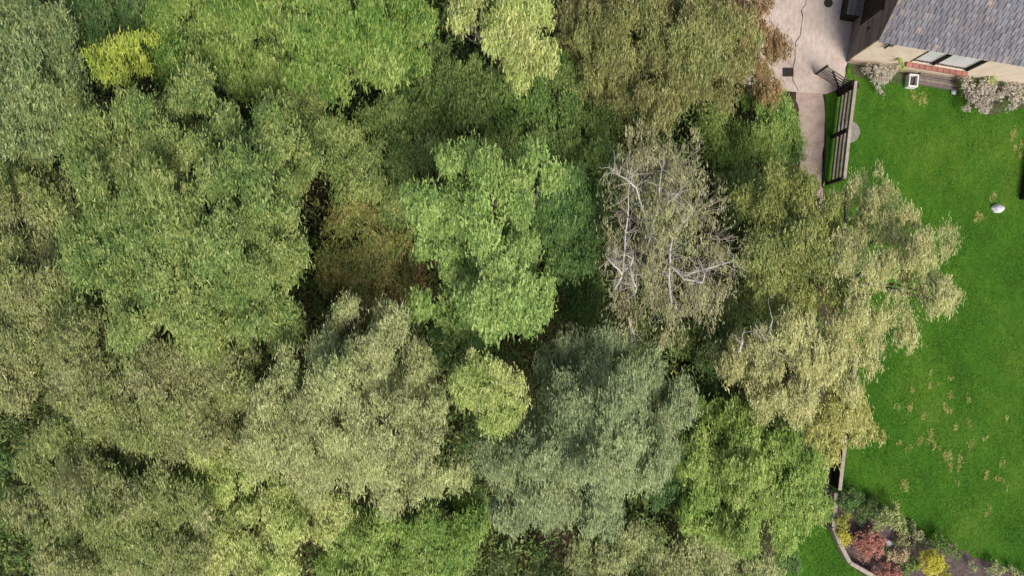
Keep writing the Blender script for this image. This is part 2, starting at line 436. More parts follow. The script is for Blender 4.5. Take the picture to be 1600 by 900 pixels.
# ------------------------------------------------------------------ the ground
bm = bmesh.new()
vs = [bm.verts.new(q) for q in ((-300, -300, -.012), (300, -300, -.012), (300, 300, -.012), (-300, 300, -.012))]; bm.faces.new(vs)
tag(bm_obj('ground', bm, M['floor']), kind='structure')
LAWN = [(1326, 96), (1317, 142), (1290, 148), (1291, 215), (1287, 285), (1300, 360), (1312, 470), (1320, 552), (1303, 712), (1297, 768), (1296, 824), (1320, 872), (1360, 905), (1420, 1000), (1500, 1300), (3200, 1300), (3200, 60), (1800, 60), (1620, 130)]
sheet('lawn', LAWN, 0.0, M['lawn'])
LOW = [(1150, 905), (1200, 880), (1226, 850), (1262, 815), (1293, 822), (1317, 874), (1358, 908), (1415, 1005), (1490, 1300), (1100, 1300)]
sheet('lower_lawn', LOW, -.004, M['lawn'])
DRIVE = [(1080, -420), (1360, -420), (1338, 0), (1325, 95), (1313, 139), (1290, 147), (1250, 144), (1208, 141), (1160, 130), (1150, 60), (1120, -100)]
driveway = sheet('driveway', DRIVE, .012, M['concrete'], wobble=.012, seed=2)
PATH = [(1245, 136), (1286, 138), (1289, 200), (1286, 240), (1285, 300), (1280, 360), (1258, 360), (1252, 300), (1248, 230), (1247, 180)]
sheet('path', PATH, .004, M['track'], wobble=.03, seed=4)
BED = [(1307, 770), (1322, 765), (1350, 772), (1378, 797), (1415, 830), (1445, 842), (1480, 848), (1520, 868), (1562, 884), (1620, 900), (1640, 1000), (1440, 1000), (1356, 900), (1327, 878), (1301, 824), (1301, 775)]
sheet('flower_bed', BED, .012, M['soil'], wobble=.03, seed=5)
sheet('house_border', [(1326, 97), (1332, 116), (1365, 130), (1400, 130), (1424, 124), (1500, 138), (1512, 166), (1545, 178), (1600, 168), (1720, 190), (1720, 110), (1600, 120), (1430, 112)], .010, M['soil'], wobble=.03, seed=6)
sheet('dark_ditch', [(1297, 700), (1313, 700), (1299, 770), (1299, 826), (1290, 826), (1288, 765)], .003, M['soil'], wobble=.01)
# crack in the concrete: a narrow opening filled with dirt
bm = bmesh.new()
ck = [(1262, -10), (1258, 8), (1252, 16), (1254, 26), (1252, 42), (1250, 56), (1243, 66), (1242, 78), (1242, 92), (1239, 106), (1238, 125), (1248, 143)]
pts = [W(*q) for q in ck]
for i, (a, b) in enumerate(zip(pts, pts[1:])):
    w0 = .012 + .006 * (i % 3)
    s = Vector((w0, 0, 0))
    bm.faces.new([bm.verts.new(q + Vector((0, 0, .016))) for q in (a - s, b - s * .8, b + s * .8, a + s)])
bm_obj('crack', bm, M['soil'], driveway)

# ------------------------------------------------------------------ the house
ROT = math.atan2(-.17, 1)
c0 = W(1324, 96)
house = empty('house', c0, ROT); tag(house, 'rendered house with grey slate roof and dark boarded gable beside the driveway', 'house')
EZ, RUN, PIT = 2.42, 4.2, math.tan(R(41)); HL = 12.0
def hmesh(name, mat, parent=house): 
    return None
def hbox(name, c, s, mat, parent=house, bev=.0, tilt=None):
    bm = bmesh.new(); box(bm, c, s, bev=bev, tilt=tilt); return bm_obj(name, bm, M[mat], parent)
# front wall with a window opening
WX0, WX1, WZ0, WZ1 = 1.84, 4.02, .86, 2.06
wall = hbox('wall', (WX0 / 2, .11, EZ / 2), (WX0, .22, EZ), 'wallrender')
hbox('wall', ((WX1 + HL) / 2, .11, EZ / 2), (HL - WX1, .22, EZ), 'wallrender')
hbox('wall', ((WX0 + WX1) / 2, .11, WZ0 / 2), (WX1 - WX0, .22, WZ0), 'wallrender')
hbox('wall', ((WX0 + WX1) / 2, .11, (WZ1 + EZ) / 2), (WX1 - WX0, .22, EZ - WZ1), 'wallrender')
hbox('plinth', (HL / 2 - .01, -.03, .17), (HL + .04, .05, .34), 'plinth', bev=.012)
# window
win = hbox('window', ((WX0 + WX1) / 2, .13, WZ0 + .035), (WX1 - WX0 - .01, .10, .07), 'darkwood')
hbox('frame', ((WX0 + WX1) / 2, .13, WZ1 - .035), (WX1 - WX0 - .01, .10, .07), 'darkwood', win)
for x in (WX0 + .045, 2.72, WX1 - .045): hbox('frame', (x, .06, (WZ0 + WZ1) / 2), (.085, .12, WZ1 - WZ0 - .14), 'darkwood', win)
for a, b in ((WX0 + .09, 2.675), (2.765, WX1 - .09)):
    hbox('pane', ((a + b) / 2, .075, (WZ0 + WZ1) / 2), (b - a, .012, WZ1 - WZ0 - .14), 'glass', win)
    hbox('blind', ((a + b) / 2, .105, (WZ0 + WZ1) / 2 + .02), (b - a, .01, WZ1 - WZ0 - .18), 'curtain', win)
# brick sill, brick by brick
nb = 10; sw = (WX1 - WX0 + .12) / nb
sill = hbox('sill', ((WX0 + WX1) / 2, -.012, WZ0 - .085), (WX1 - WX0 + .1, .024, .06), 'plinth')
bmb = bmesh.new(); box(bmb, (0, 0, 0), (sw - .012, .16, .10), bev=.008); sbm = bpy.data.meshes.new('brick'); bmb.to_mesh(sbm); bmb.free(); sbm.materials.append(M['brick'])
for i in range(nb):
    o = link('brick', sbm, None, sill); o.location = (WX0 - .06 + sw * (i + .5), -.082, WZ0 - .012); o.rotation_euler = (R(8) + random.Random(i).uniform(-.02, .02), 0, 0)
hbox('downpipe', (.42, -.07, EZ - .32), (.07, .07, .5), 'plastic', bev=.015)
hbox('hopper', (.42, -.10, EZ - .10), (.17, .15, .16), 'plastic', bev=.02)
bm = bmesh.new(); tube(bm, [(-.06, -.07, EZ - .0), (HL, -.07, EZ - .0)], [.035, .035], 8); bm_obj('gutter', bm, M['lead'], house)
# gable wall: boards one by one over a backing, with a dark boarded opening
OY0, OY1, OZ0, OZ1 = 1.08, 3.3, .66, 2.2
RY = RUN; DEP = RUN * 2
bm = bmesh.new()
v = [(0.02, .22, 0), (0.02, DEP, 0), (0.02, DEP, EZ), (0.02, RUN, EZ + RUN * PIT - .08), (0.02, .22, EZ + .1)]
v2 = [(.2, y, z) for _, y, z in v]
vv = [bm.verts.new(q) for q in v + v2]
bm.faces.new(vv[:5][::-1]); bm.faces.new(vv[5:])
for i in range(5): bm.faces.new([vv[i], vv[(i + 1) % 5], vv[(i + 1) % 5 + 5], vv[i + 5]])
bm_obj('gable_wall', bm, M['boards'], house)
bh = .155; nbd = int((EZ + RUN * PIT) / bh); gp = random.Random(4)
cnt = 0
for i in range(nbd):
    z0 = .02 + i * bh; zm = z0 + bh
    ya, yb = 0.0, DEP
    if zm > EZ - .05:
        ya = (zm - EZ + .05) / PIT + .02; yb = DEP - ya
        if yb - ya < .3: break
    segs = [(ya, yb)]
    if z0 < OZ1 and zm > OZ0: segs = [(ya, OY0 - .06), (OY1 + .06, yb)]
    for a, b in segs:
        if b - a < .05: continue
        bm = bmesh.new(); tl = gp.uniform(-.006, .006)
        vs = box(bm, (-.025, (a + b) / 2, z0 + bh / 2 - .004), (.03, b - a, bh + .012))
        for w_ in vs:
            if w_.co.z < z0 + .05: w_.co.x -= .022
            w_.co.z += tl
        bm_obj('board', bm, M['boards'], house)
dr = hbox('shutter', (.004, (OY0 + OY1) / 2, (OZ0 + OZ1) / 2), (.03, OY1 - OY0, OZ1 - OZ0), 'darkwood')
for y in np.arange(OY0 + .14, OY1, .27):
    hbox('panel', (-.025, float(y), (OZ0 + OZ1) / 2), (.02, .25, OZ1 - OZ0 - .02), 'darkwood', dr)
hbox('frame', (-.035, (OY0 + OY1) / 2, OZ0 - .03), (.06, OY1 - OY0 + .1, .06), 'boards', dr)
hbox('frame', (-.035, OY0 - .03, (OZ0 + OZ1) / 2), (.06, .06, OZ1 - OZ0), 'boards', dr)
hbox('lamp_box', (-.08, .72, 1.42), (.08, .09, .14), 'plastic', bev=.015)
# roof: slab, then tiles
TH = math.atan(PIT); ct, st_ = math.cos(TH), math.sin(TH)
bm = bmesh.new()
ov = .05; prof = [(-ov, EZ + .06 - ov * PIT * 0 - .02), (RUN, EZ + .06 + (RUN + ov) * PIT - .02), (DEP + ov, EZ + .04)]
for sgn in (0,):
    A = [(-.07, y, z) for y, z in prof] + [(-.07, y, z - .10) for y, z in prof[::-1]]
    Bq = [(HL + .1, y, z) for _, y, z in A]
    va = [bm.verts.new(q) for q in A]; vb = [bm.verts.new(q) for q in Bq]
    bm.faces.new(va); bm.faces.new(vb[::-1])
    for i in range(6): bm.faces.new([va[(i + 1) % 6], va[i], vb[i], vb[(i + 1) % 6]])
roof = bm_obj('roof', bm, M['boards'], house)
TW, TR = .205, .235
def tile_bm(bm, M_=None):
    """a tile with a rolled edge, lower end thick"""
    prof_x = [(-TW / 2, .0), (-TW / 2 + .06, .004), (TW / 2 - .07, .004), (TW / 2 - .035, .034), (TW / 2 - .004, .022)]
    L_ = TR + .09
    top = [[bm.verts.new((x, -L_ / 2 + L_ * j, z + .026 - .024 * j)) for x, z in prof_x] for j in (0, 1)]
    bot = [bm.verts.new((x, -L_ / 2, z - .002)) for x, z in prof_x]
    for k in range(4):
        bm.faces.new([top[0][k], top[0][k + 1], top[1][k + 1], top[1][k]])
        bm.faces.new([bot[k], bot[k + 1], top[0][k + 1], top[0][k]])
    bm.faces.new([bot[0], top[0][0], top[1][0]])
    bm.faces.new([bot[4], top[1][4], top[0][4]])
bm = bmesh.new(); tile_bm(bm); tme = bpy.data.meshes.new('tile'); bm.normal_update(); bm.to_mesh(tme); bm.free(); tme.materials.append(M['tile'])
slope = (RUN + ov) / ct
rows = int(slope / TR) + 1; tr_ = random.Random(11)
cands = []
for j in range(rows):
    for i in range(int((HL + .2) / TW)):
        x = -.08 + TW * (i + .5 + .5 * (j % 2)); s = TR * (j + .5) - .06
        y = -ov + s * ct; z = EZ + .045 + s * st_
        p = c0 + Vector((x * math.cos(ROT) - y * math.sin(ROT), x * math.sin(ROT) + y * math.cos(ROT), z))
        k = (H - p.z) / H * HW / 800
        px, py = 800 + p.x / k, 450 - p.y / k
        cands.append((not (px < 1625 and py > -30), j, i, x, y, z))
cands.sort()
rest = bmesh.new()
from mathutils import Matrix, Euler
for n_, (_, j, i, x, y, z) in enumerate(cands):
    e = Euler((TH + tr_.uniform(-.03, .012), tr_.uniform(-.025, .025), tr_.uniform(-.02, .02)))
    q = Vector((x + tr_.uniform(-.006, .006), y, z + tr_.uniform(0, .008)))
    if n_ < 298:
        o = link('tile', tme, None, roof); o.location = q; o.rotation_euler = e
    else:
        b2 = len(rest.verts); tile_bm(rest); rest.verts.ensure_lookup_table()
        mt = Matrix.Translation(q) @ e.to_matrix().to_4x4()
        for v_ in list(rest.verts)[b2:]: v_.co = mt @ v_.co
o = bm_obj('far_tiles', rest, M['tile'], roof); o['kind'] = 'stuff'
bm = bmesh.new()
for k_ in range(40):
    tube(bm, [(-.14 + k_ * .305, RUN, EZ + .06 + (RUN + ov) * PIT), (-.14 + k_ * .305 + .3, RUN, EZ + .055 + (RUN + ov) * PIT)], [.11, .105], 8)
bm_obj('ridge', bm, M['tile'], roof)
bm = bmesh.new(); beam(bm, (-.09, -ov, EZ - .03), (-.09, RUN, EZ - .03 + (RUN + ov) * PIT), .026, .16); bm_obj('barge_board', bm, M['boards'], house)

def hw(x, y, z=0):   # house frame to world
    return c0 + Vector((x * math.cos(ROT) - y * math.sin(ROT), x * math.sin(ROT) + y * math.cos(ROT), z))
# sleepers stepped against the wall under the window
step = empty('timber_step', hw(2.66, -.44), ROT); tag(step, 'low grey timber step of long boards under the house window', 'step')
for i in range(4):
    bm = bmesh.new(); box(bm, (.83, .05 + i * .098, .08 + .035 * (i > 0) + .03 * (i > 2)), (1.66 - .02 * (i % 2), .092, .16 + .07 * (i > 0) + .06 * (i > 2)), bev=.008); bm_obj('board', bm, M['greywood'], step)
# white open box
wb = empty('planter_box', hw(2.46, -.40), ROT + .06); tag(wb, 'small white square planter box standing at the left end of the timber step', 'planter')
for (x, y, sx, sy) in ((-.155, 0, .05, .48), (.155, 0, .05, .48), (0, -.215, .26, .05), (0, .215, .26, .05)):
    bm = bmesh.new(); box(bm, (x, y, .15), (sx, sy, .3), bev=.006); bm_obj('side_panel', bm, M['whitepaint'], wb)
bm = bmesh.new(); bmesh.ops.create_grid(bm, x_segments=8, y_segments=8, size=1)
rg = random.Random(8)
for v_ in bm.verts: v_.co = Vector((v_.co.x * .128, v_.co.y * .188, .14 + rg.uniform(-.02, .02)))
bm_obj('soil', bm, M['soil'], wb)
# slatted bin by the gable
bn = empty('log_bin', hw(-.30, 1.98), ROT); tag(bn, 'low slatted timber bin against the dark gable, beside the driveway', 'bin')
for i in range(4):
    bm = bmesh.new(); box(bm, (-.22 + i * .145, 0, .62), (.135, .98, .03), bev=.006); bm_obj('lid_slat', bm, M['greywood'], bn)
for i in range(4):
    for y in (-.46, .46):
        bm = bmesh.new(); box(bm, (0, y, .08 + i * .145), (.5, .025, .135)); bm_obj('slat', bm, M['darkwood'], bn)
    bm = bmesh.new(); box(bm, (-.26, 0, .08 + i * .145), (.025, .94, .135)); bm_obj('slat', bm, M['darkwood'], bn)
for x in (-.22, .22):
    for y in (-.42, .42):
        bm = bmesh.new(); box(bm, (x, y, .295), (.05, .05, .59)); bm_obj('post', bm, M['darkwood'], bn)
hbx = bmesh.new(); 
# ------------------------------------------------------------------ fence, gate, walls
fence = empty('rail_fence', W(1304, 215)); tag(fence, 'brown post and rail fence between the earth path and the lawn', 'fence')
fb = [W(1309, 142), W(1300, 214), W(1292, 287)]; o0 = fence.location; FH = 1.22
for k, p in enumerate(fb):
    bm = bmesh.new(); box(bm, p - o0 + Vector((0, 0, FH / 2)), (.12, .13, FH), bev=.012)
    for v_ in bm.verts:
        if v_.co.z > FH - .05: v_.co.x *= .99
    bm_obj('post', bm, M['postwood'], fence)
for a, b in zip(fb, fb[1:]):
    d = (b - a).normalized(); s = Vector((-d.y, d.x, 0))
    for z in (.22, .50, .78, 1.06):
        bm = bmesh.new(); beam(bm, a - o0 - s * 0 + Vector((.085, 0, z)) + d * .01, b - o0 + Vector((.085, 0, z)) - d * .01, .05, .13); bm_obj('rail', bm, M['greywood'] if z < 1 else M['railtop'], fence)
    bm = bmesh.new(); beam(bm, a - o0 + Vector((.07, 0, FH + .02)), b - o0 + Vector((.07, 0, FH + .02)), .11, .03); bm_obj('top_rail', bm, M['capwood'], fence)
gate = empty('garden_gate', W(1313, 141)); tag(gate, 'open barred wooden gate with diagonal brace standing over the concrete', 'gate')
ga, gb = W(1312, 141), W(1273, 116); o0 = gate.location; gd = (gb - ga).normalized()
for z in (.12, .27, .42, .58, .76, .94):
    bm = bmesh.new(); beam(bm, ga - o0 + gd * .06 + Vector((0, 0, z)), gb - o0 + Vector((0, 0, z)), .028, .062); bm_obj('rail', bm, M['greywood'], gate)
for t in (.05, .985):
    bm = bmesh.new(); q = (ga - o0).lerp(gb - o0, t); beam(bm, q + Vector((0, 0, .06)), q + Vector((0, 0, 1.02)), .05, .075, gd); bm_obj('stile', bm, M['postwood'], gate)
s = Vector((-gd.y, gd.x, 0)) * .03
bm = bmesh.new(); beam(bm, (ga - o0).lerp(gb - o0, .06) + s + Vector((0, 0, .12)), (ga - o0).lerp(gb - o0, .72) + s + Vector((0, 0, .94)), .022, .06); bm_obj('brace', bm, M['postwood'], gate)
gp_ = empty('gate_post', W(1312, 147)); tag(gp_, 'short thick dark post between the open gate and the rail fence', 'post')
bm = bmesh.new(); box(bm, (0, 0, .58), (.2, .2, 1.16), .3, bev=.02); bm_obj('post', bm, M['postwood'], gp_)
bm = bmesh.new(); box(bm, (0, 0, 1.19), (.25, .25, .05), .3, bev=.015); bm_obj('cap', bm, M['postwood'], gp_)
for i, z in enumerate((.3, .85)):
    bm = bmesh.new(); box(bm, (-.11, .04, z), (.10, .04, .05), .3); bm_obj('hinge', bm, M['iron'], gp_)
# round stone by the fence
def disc(name, loc, r, h, mat, label, cat, n=22, seed=0):
    rng = random.Random(seed); bm = bmesh.new()
    rs = [r * rng.uniform(.96, 1.03) for _ in range(n)]
    rings = []
    for z, k in ((0, 1), (h * .75, 1), (h, .93), (h * 1.02, .5)):
        rings.append([bm.verts.new((rs[i] * k * math.cos(6.2832 * i / n), rs[i] * k * math.sin(6.2832 * i / n), z)) for i in range(n)])
    for a, b in zip(rings, rings[1:]):
        for i in range(n): bm.faces.new([a[i], a[(i + 1) % n], b[(i + 1) % n], b[i]])
    bm.faces.new(rings[-1])
    o = bm_obj(name, bm, M[mat]); o.location = loc; tag(o, label, cat); return o
disc('stone_disc', W(1325, 206), .42, .10, 'stone', 'round grey stone slab lying on the lawn behind the rail fence', 'stone slab')
def rock(name, loc, s, mat, label, cat, seed):
    rng = random.Random(seed); bm = bmesh.new(); bmesh.ops.create_icosphere(bm, subdivisions=3, radius=1)
    ph = [rng.uniform(0, 6) for _ in range(4)]
    for v_ in bm.verts:
        k = 1 + .14 * math.sin(v_.co.x * 3 + ph[0]) * math.sin(v_.co.y * 4 + ph[1]) + .08 * math.sin(v_.co.z * 6 + ph[2]) + rng.uniform(-.03, .03)
        v_.co = Vector((v_.co.x * s[0] * k, v_.co.y * s[1] * k, max(-.3, v_.co.z) * s[2] * k))
    o = bm_obj(name, bm, M[mat], smooth=True); o.location = loc; tag(o, label, cat); return o
rock('white_stone', W(1559, 326, .05), (.23, .16, .2), 'whitestone', 'white rounded stone lying alone on the lawn', 'stone', 3)
rock('bed_stone', W(1389, 848, .05), (.16, .13, .12), 'whitestone', 'pale stone between the red shrub and the beige flowers in the bed', 'stone', 5)
rock('step_stone', W(1490, 143, .05), (.10, .12, .12), 'whitestone', 'small pale stone at the right end of the timber step', 'stone', 9)
# drain
dg = empty('drain_grate', W(1231, 113)); tag(dg, 'small rusty drain grate set in the concrete drive', 'drain')
bm = bmesh.new()
for y in (-.15, .15): box(bm, (0, y, .022), (.40, .03, .02))
for x in (-.19, .19): box(bm, (x, 0, .022), (.03, .27, .02))
bm_obj('frame', bm, M['iron'], dg)
for i in range(6):
    bm = bmesh.new(); box(bm, (-.14 + i * .056, 0, .020), (.03, .27, .012)); bm_obj('bar', bm, M['iron'], dg)
bm = bmesh.new(); box(bm, (0, 0, .0135), (.36, .28, .002)); bm_obj('shade_plate', bm, M['postwood'], dg)  # thin plate, coloured dark as the shade under the bars
bm = bmesh.new(); n=10
dl = disc('drive_cover', W(1294, 5), .17, .02, 'iron', 'small round iron cover in the drive near the log bin', 'cover', 16, 3); dl.location.z = .012
# timber retaining fence down the lawn edge: top capping pale, dark board face
tf = empty('timber_edge_fence', W(1305, 700)); tag(tf, 'low dark board fence with pale capping along the lawn edge', 'fence')
o0 = tf.location; z = .75
tl = [(1338, 556), (1329, 630), (1318, 715), (1312, 766)]; 
tb = [W(x, y, z) for x, y in tl]
for a, b in zip(tb, tb[1:]):
    a0, b0 = a - o0, b - o0
    bm = bmesh.new(); beam(bm, a0, b0, .13, .04); bm_obj('capping', bm, M['capwood'], tf)
    n = max(1, int((b - a).length / .16))
    for i in range(n):
        q = a0.lerp(b0, (i + .5) / n); d = (b0 - a0).normalized()
        bm = bmesh.new(); L_ = (b - a).length / n
        beam(bm, Vector((q.x, q.y, 0)), Vector((q.x, q.y, z - .021)), .02 + .012 * (i % 2), L_ - .006, d); bm_obj('board', bm, M['darkwood'], tf)
def low_wall(name, pts_px, zt, wd, mat, label, cat, piece='stone'):
    root = empty(name, W(*pts_px[0])); tag(root, label, cat); o0 = root.location; rng = random.Random(7)
    P3 = [W(x, y, zt) for x, y in pts_px]
    for a, b in zip(P3, P3[1:]):
        n = max(1, round((b - a).length / .55))
        for i in range(n):
            p, q = a.lerp(b, i / n) - o0, a.lerp(b, (i + 1) / n) - o0
            d = (q - p).normalized(); hh = zt + rng.uniform(-.012, .012)
            bm = bmesh.new(); beam(bm, Vector((p.x, p.y, hh / 2)) + d * .004, Vector((q.x, q.y, hh / 2)) - d * .004, wd, hh)
            bmesh.ops.bevel(bm, geom=bm.edges[:], offset=.012, segments=1, affect='EDGES')
            bm_obj(piece, bm, M[mat], root)
    return root
low_wall('bed_wall', [(1307, 770), (1306, 795), (1303, 824), (1313, 850), (1329, 880), (1343, 888), (1365, 900), (1400, 925)], .42, .15, 'capwood', 'low pale stone wall curving round the flower bed', 'wall')
low_wall('edging_kerb', [(1291, 768), (1290, 795), (1290, 819)], .10, .06, 'capwood', 'thin pale edging strip on the hedge side of the dark ditch', 'edging', 'strip')
low_wall('path_kerb', [(1290, 232), (1288, 262), (1287, 292)], .09, .07, 'postwood', 'dark narrow kerb along the right edge of the earth path', 'kerb', 'kerb_piece')
# raised terrace corner at the right edge
te = empty('terrace_corner', W(1592, 312)); tag(te, 'raised terrace corner with pink and white slabs at the right edge', 'terrace')
a = ROT; o0 = te.location
def tbox(name, c, s, mat):
    bm = bmesh.new(); box(bm, c, s, bev=.008); o = bm_obj(name, bm, M[mat], te); return o
te.rotation_euler = (0, 0, R(-9))
tbox('retaining_side', (2.5, 1.05, .17), (5.0, 2.1, .34), 'postwood')
for i in range(5):
    for j, (m_, y, h_) in enumerate((('pinkslab', .29, .56), ('whiteslab', .86, .54), ('pinkslab', 1.43, .56), ('whiteslab', 1.86, .26))):
        tbox('slab', (.34 + i * .60, y, .365), (.58, h_, .05), m_)

# ------------------------------------------------------------------ trees and shrubs
def T(*a, **k): return plant(*a, **k)
sd_i = [0]
def t(name, label, cat, pal, lobes, **k):
    sd_i[0] += 1; k.setdefault('seed', sd_i[0]); return plant(name, label, cat, pal, lobes, **k)

TREES = 'woodland trees seen from above'
# --- tall crowns in the middle
t('ash_tree', 'bright light green leafy tree in the middle of the wood', 'tree', 'bright',
  [(690, 300, 52, 7.6), (722, 245, 28, 7.8), (665, 335, 30, 7.0), (772, 318, 48, 8.0), (745, 360, 46, 7.6), (700, 385, 40, 6.8), (845, 268, 32, 7.2), (815, 420, 48, 7.8), (772, 462, 54, 7.8), (838, 465, 44, 7.4), (800, 490, 30, 7.0), (735, 430, 36, 6.8), (680, 480, 36, 5.6), (735, 500, 34, 5.8), (768, 385, 78, 6.0), (790, 455, 60, 6.4)],
  dens=900, clump=.17, flat=.6, ll=.19, lw=.07, group=TREES)
t('ash_tree', 'lower tree in shade-darkened green behind the bright central crown on its right', 'tree', 'shade_bluegreen',
  [(880, 312, 44, 5.4), (855, 350, 40, 5.2), (905, 355, 34, 4.6), (880, 395, 34, 4.4)], dens=850, clump=.17, ll=.18, lw=.065, group=TREES)
t('goat_willow', 'small round yellow-green tree alone between two silvery crowns', 'tree', 'lime',
  [(770, 606, 55, 7.0), (754, 592, 34, 7.1), (788, 594, 34, 7.1), (774, 628, 34, 7.0)], dens=1150, clump=.13, ll=.17, lw=.05, group=TREES)
t('willow_tree', 'broad silvery green crown left of the small round yellow-green tree', 'tree', 'silver',
  [(575, 525, 55, 7.0), (510, 545, 40, 6.6), (470, 600, 52, 6.8), (545, 600, 60, 7.4), (615, 590, 48, 6.6), (440, 670, 52, 6.4), (520, 680, 60, 7.4), (600, 670, 58, 7.4), (668, 680, 50, 6.8), (560, 740, 46, 6.8), (620, 750, 44, 6.6), (680, 735, 36, 6.2), (410, 710, 34, 5.8), (550, 640, 105, 5.8), (600, 600, 80, 5.6), (500, 690, 80, 5.6)],
  dens=900, clump=.16, ll=.17, lw=.045, bark='barkgrey', group=TREES)
t('willow_tree', 'broad grey-green crown right of the small round yellow-green tree', 'tree', 'silverblue',
  [(925, 545, 50, 5.6), (880, 570, 40, 5.4), (985, 590, 50, 6.2), (900, 625, 52, 7.0), (965, 640, 60, 7.4), (1035, 640, 42, 6.4), (860, 690, 52, 7.0), (930, 710, 60, 7.4), (1000, 700, 50, 6.8), (800, 730, 48, 6.4), (800, 790, 34, 6.2), (865, 770, 50, 6.8), (930, 785, 42, 6.6), (920, 670, 105, 5.6), (860, 740, 75, 5.4), (990, 650, 70, 5.2)],
  dens=900, clump=.16, ll=.17, lw=.045, bark='barkgrey', group=TREES)
# --- bare pale-branched tree
bt = t('dying_tree', 'half bare tree with pale grey limbs and thin brownish leaves', 'tree', 'pinktan',
  [(1000, 260, 60, 6.0), (1060, 250, 50, 5.8), (975, 330, 45, 6.4), (1040, 330, 56, 6.8), (1100, 320, 52, 6.4), (1125, 375, 44, 5.8), (975, 400, 46, 6.4), (1040, 410, 54, 6.8), (1105, 430, 50, 6.2), (970, 470, 42, 5.8), (1040, 480, 50, 6.0), (1095, 480, 42, 5.6)],
  dens=150, clump=.22, ll=.17, lw=.042, bark='barktwig', stem=.11, twig=40, group=TREES)
branches(bt, 'pale_branch', [
  [(1012, 372, 6.2), (1008, 350, 6.8), (1005, 330, 7.1), (996, 293, 7.5), (978, 280, 7.7), (959, 266, 7.7)],
  [(961, 451, 6.6), (973, 426, 7.0), (977, 390, 7.2), (980, 337, 7.4), (984, 273, 7.6)],
  [(973, 428, 7.0), (959, 414, 7.2), (945, 398, 7.2)], [(973, 426, 7.0), (985, 415, 7.2), (989, 395, 7.4)],
  [(985, 418, 7.2), (992, 440, 7.2), (993, 458, 7.0)],
  [(1012, 385, 6.4), (1019, 345, 7.0), (1030, 316, 7.4), (1034, 263, 7.6)], [(1030, 325, 7.2), (1051, 312, 7.4), (1067, 293, 7.5)],
  [(1049, 480, 6.4), (1045, 433, 6.9), (1046, 390, 7.3), (1053, 366, 7.5), (1083, 330, 7.5)],
  [(1046, 412, 7.1), (1069, 437, 7.2), (1098, 440, 7.2), (1099, 423, 7.3)], [(1069, 430, 7.1), (1110, 418, 7.2), (1148, 408, 7.0)],
  [(982, 497, 6.2), (990, 520, 6.0), (996, 538, 5.8)]], .038, 'barkpale', twigs=4)
# --- right side
t('birch_tree', 'pale straw-coloured tree crown spreading out over the lawn', 'tree', 'tan',
  [(1345, 330, 42, 5.0), (1390, 340, 40, 5.2), (1340, 395, 50, 5.6), (1405, 400, 50, 5.8), (1455, 385, 30, 5.0), (1360, 460, 54, 5.8), (1430, 455, 48, 5.8), (1470, 470, 24, 5.4), (1350, 520, 42, 5.2), (1395, 520, 34, 5.0), (1320, 300, 22, 4.6), (1362, 300, 26, 4.6)],
  dens=560, clump=.15, ll=.16, lw=.042, fill=.35, bark='barkgrey', base=(1265, 440), group=TREES)
t('hazel_tree', 'olive-yellow tree crown between the pale-limbed tree and the straw-coloured crown', 'tree', 'yolive',
  [(1200, 330, 48, 4.8), (1255, 325, 46, 4.8), (1195, 395, 50, 5.2), (1255, 390, 52, 5.4), (1300, 360, 34, 4.8), (1215, 450, 50, 5.0), (1275, 450, 44, 5.2)], dens=850, clump=.17, ll=.17, lw=.055, group=TREES)
ct_ = t('field_maple', 'cream-yellow tree crown above the bright green hedge tree, near the lawn fence', 'tree', 'tan',
  [(1170, 570, 42, 5.0), (1215, 545, 46, 5.4), (1270, 530, 46, 5.6), (1310, 540, 36, 5.2), (1230, 595, 46, 5.4), (1290, 585, 44, 5.2), (1180, 610, 36, 4.8)], dens=950, clump=.15, ll=.17, lw=.05, group=TREES)
branches(ct_, 'bare_branch', [[(1185, 552, 5.6), (1188, 535, 6.0), (1203, 545, 6.0)], [(1178, 518, 6.0), (1195, 530, 6.1), (1209, 546, 5.9)], [(1203, 520, 6.0), (1207, 500, 6.2)], [(1157, 548, 5.6), (1161, 535, 5.8), (1160, 520, 6.0)]], .045, 'barkpale', 5, 2)
t('hawthorn_tree', 'yellow-tinged leafy sprays overhanging the thin lawn fence', 'tree', 'straw',
  [(1300, 620, 38, 4.0), (1275, 660, 40, 4.2), (1315, 655, 36, 4.0), (1345, 650, 20, 3.6), (1272, 700, 28, 3.8), (1328, 688, 18, 3.6), (1365, 675, 14, 3.2)], dens=560, clump=.13, ll=.15, lw=.055, fill=.3, base=(1265, 640), group=TREES)
t('hedge_tree', 'bright green bushy tree beside the dark ditch and flower bed', 'tree', 'hedge',
  [(1130, 650, 44, 3.4), (1180, 665, 48, 3.8), (1235, 690, 46, 4.0), (1100, 720, 48, 3.6), (1160, 740, 54, 4.2), (1222, 755, 48, 4.4), (1258, 785, 28, 4.0), (1180, 810, 50, 4.2), (1230, 815, 36, 3.8), (1115, 790, 44, 3.6), (1255, 738, 28, 4.0), (1160, 745, 95, 3.0), (1210, 770, 60, 3.2)], dens=950, clump=.16, ll=.18, lw=.055, group=TREES)
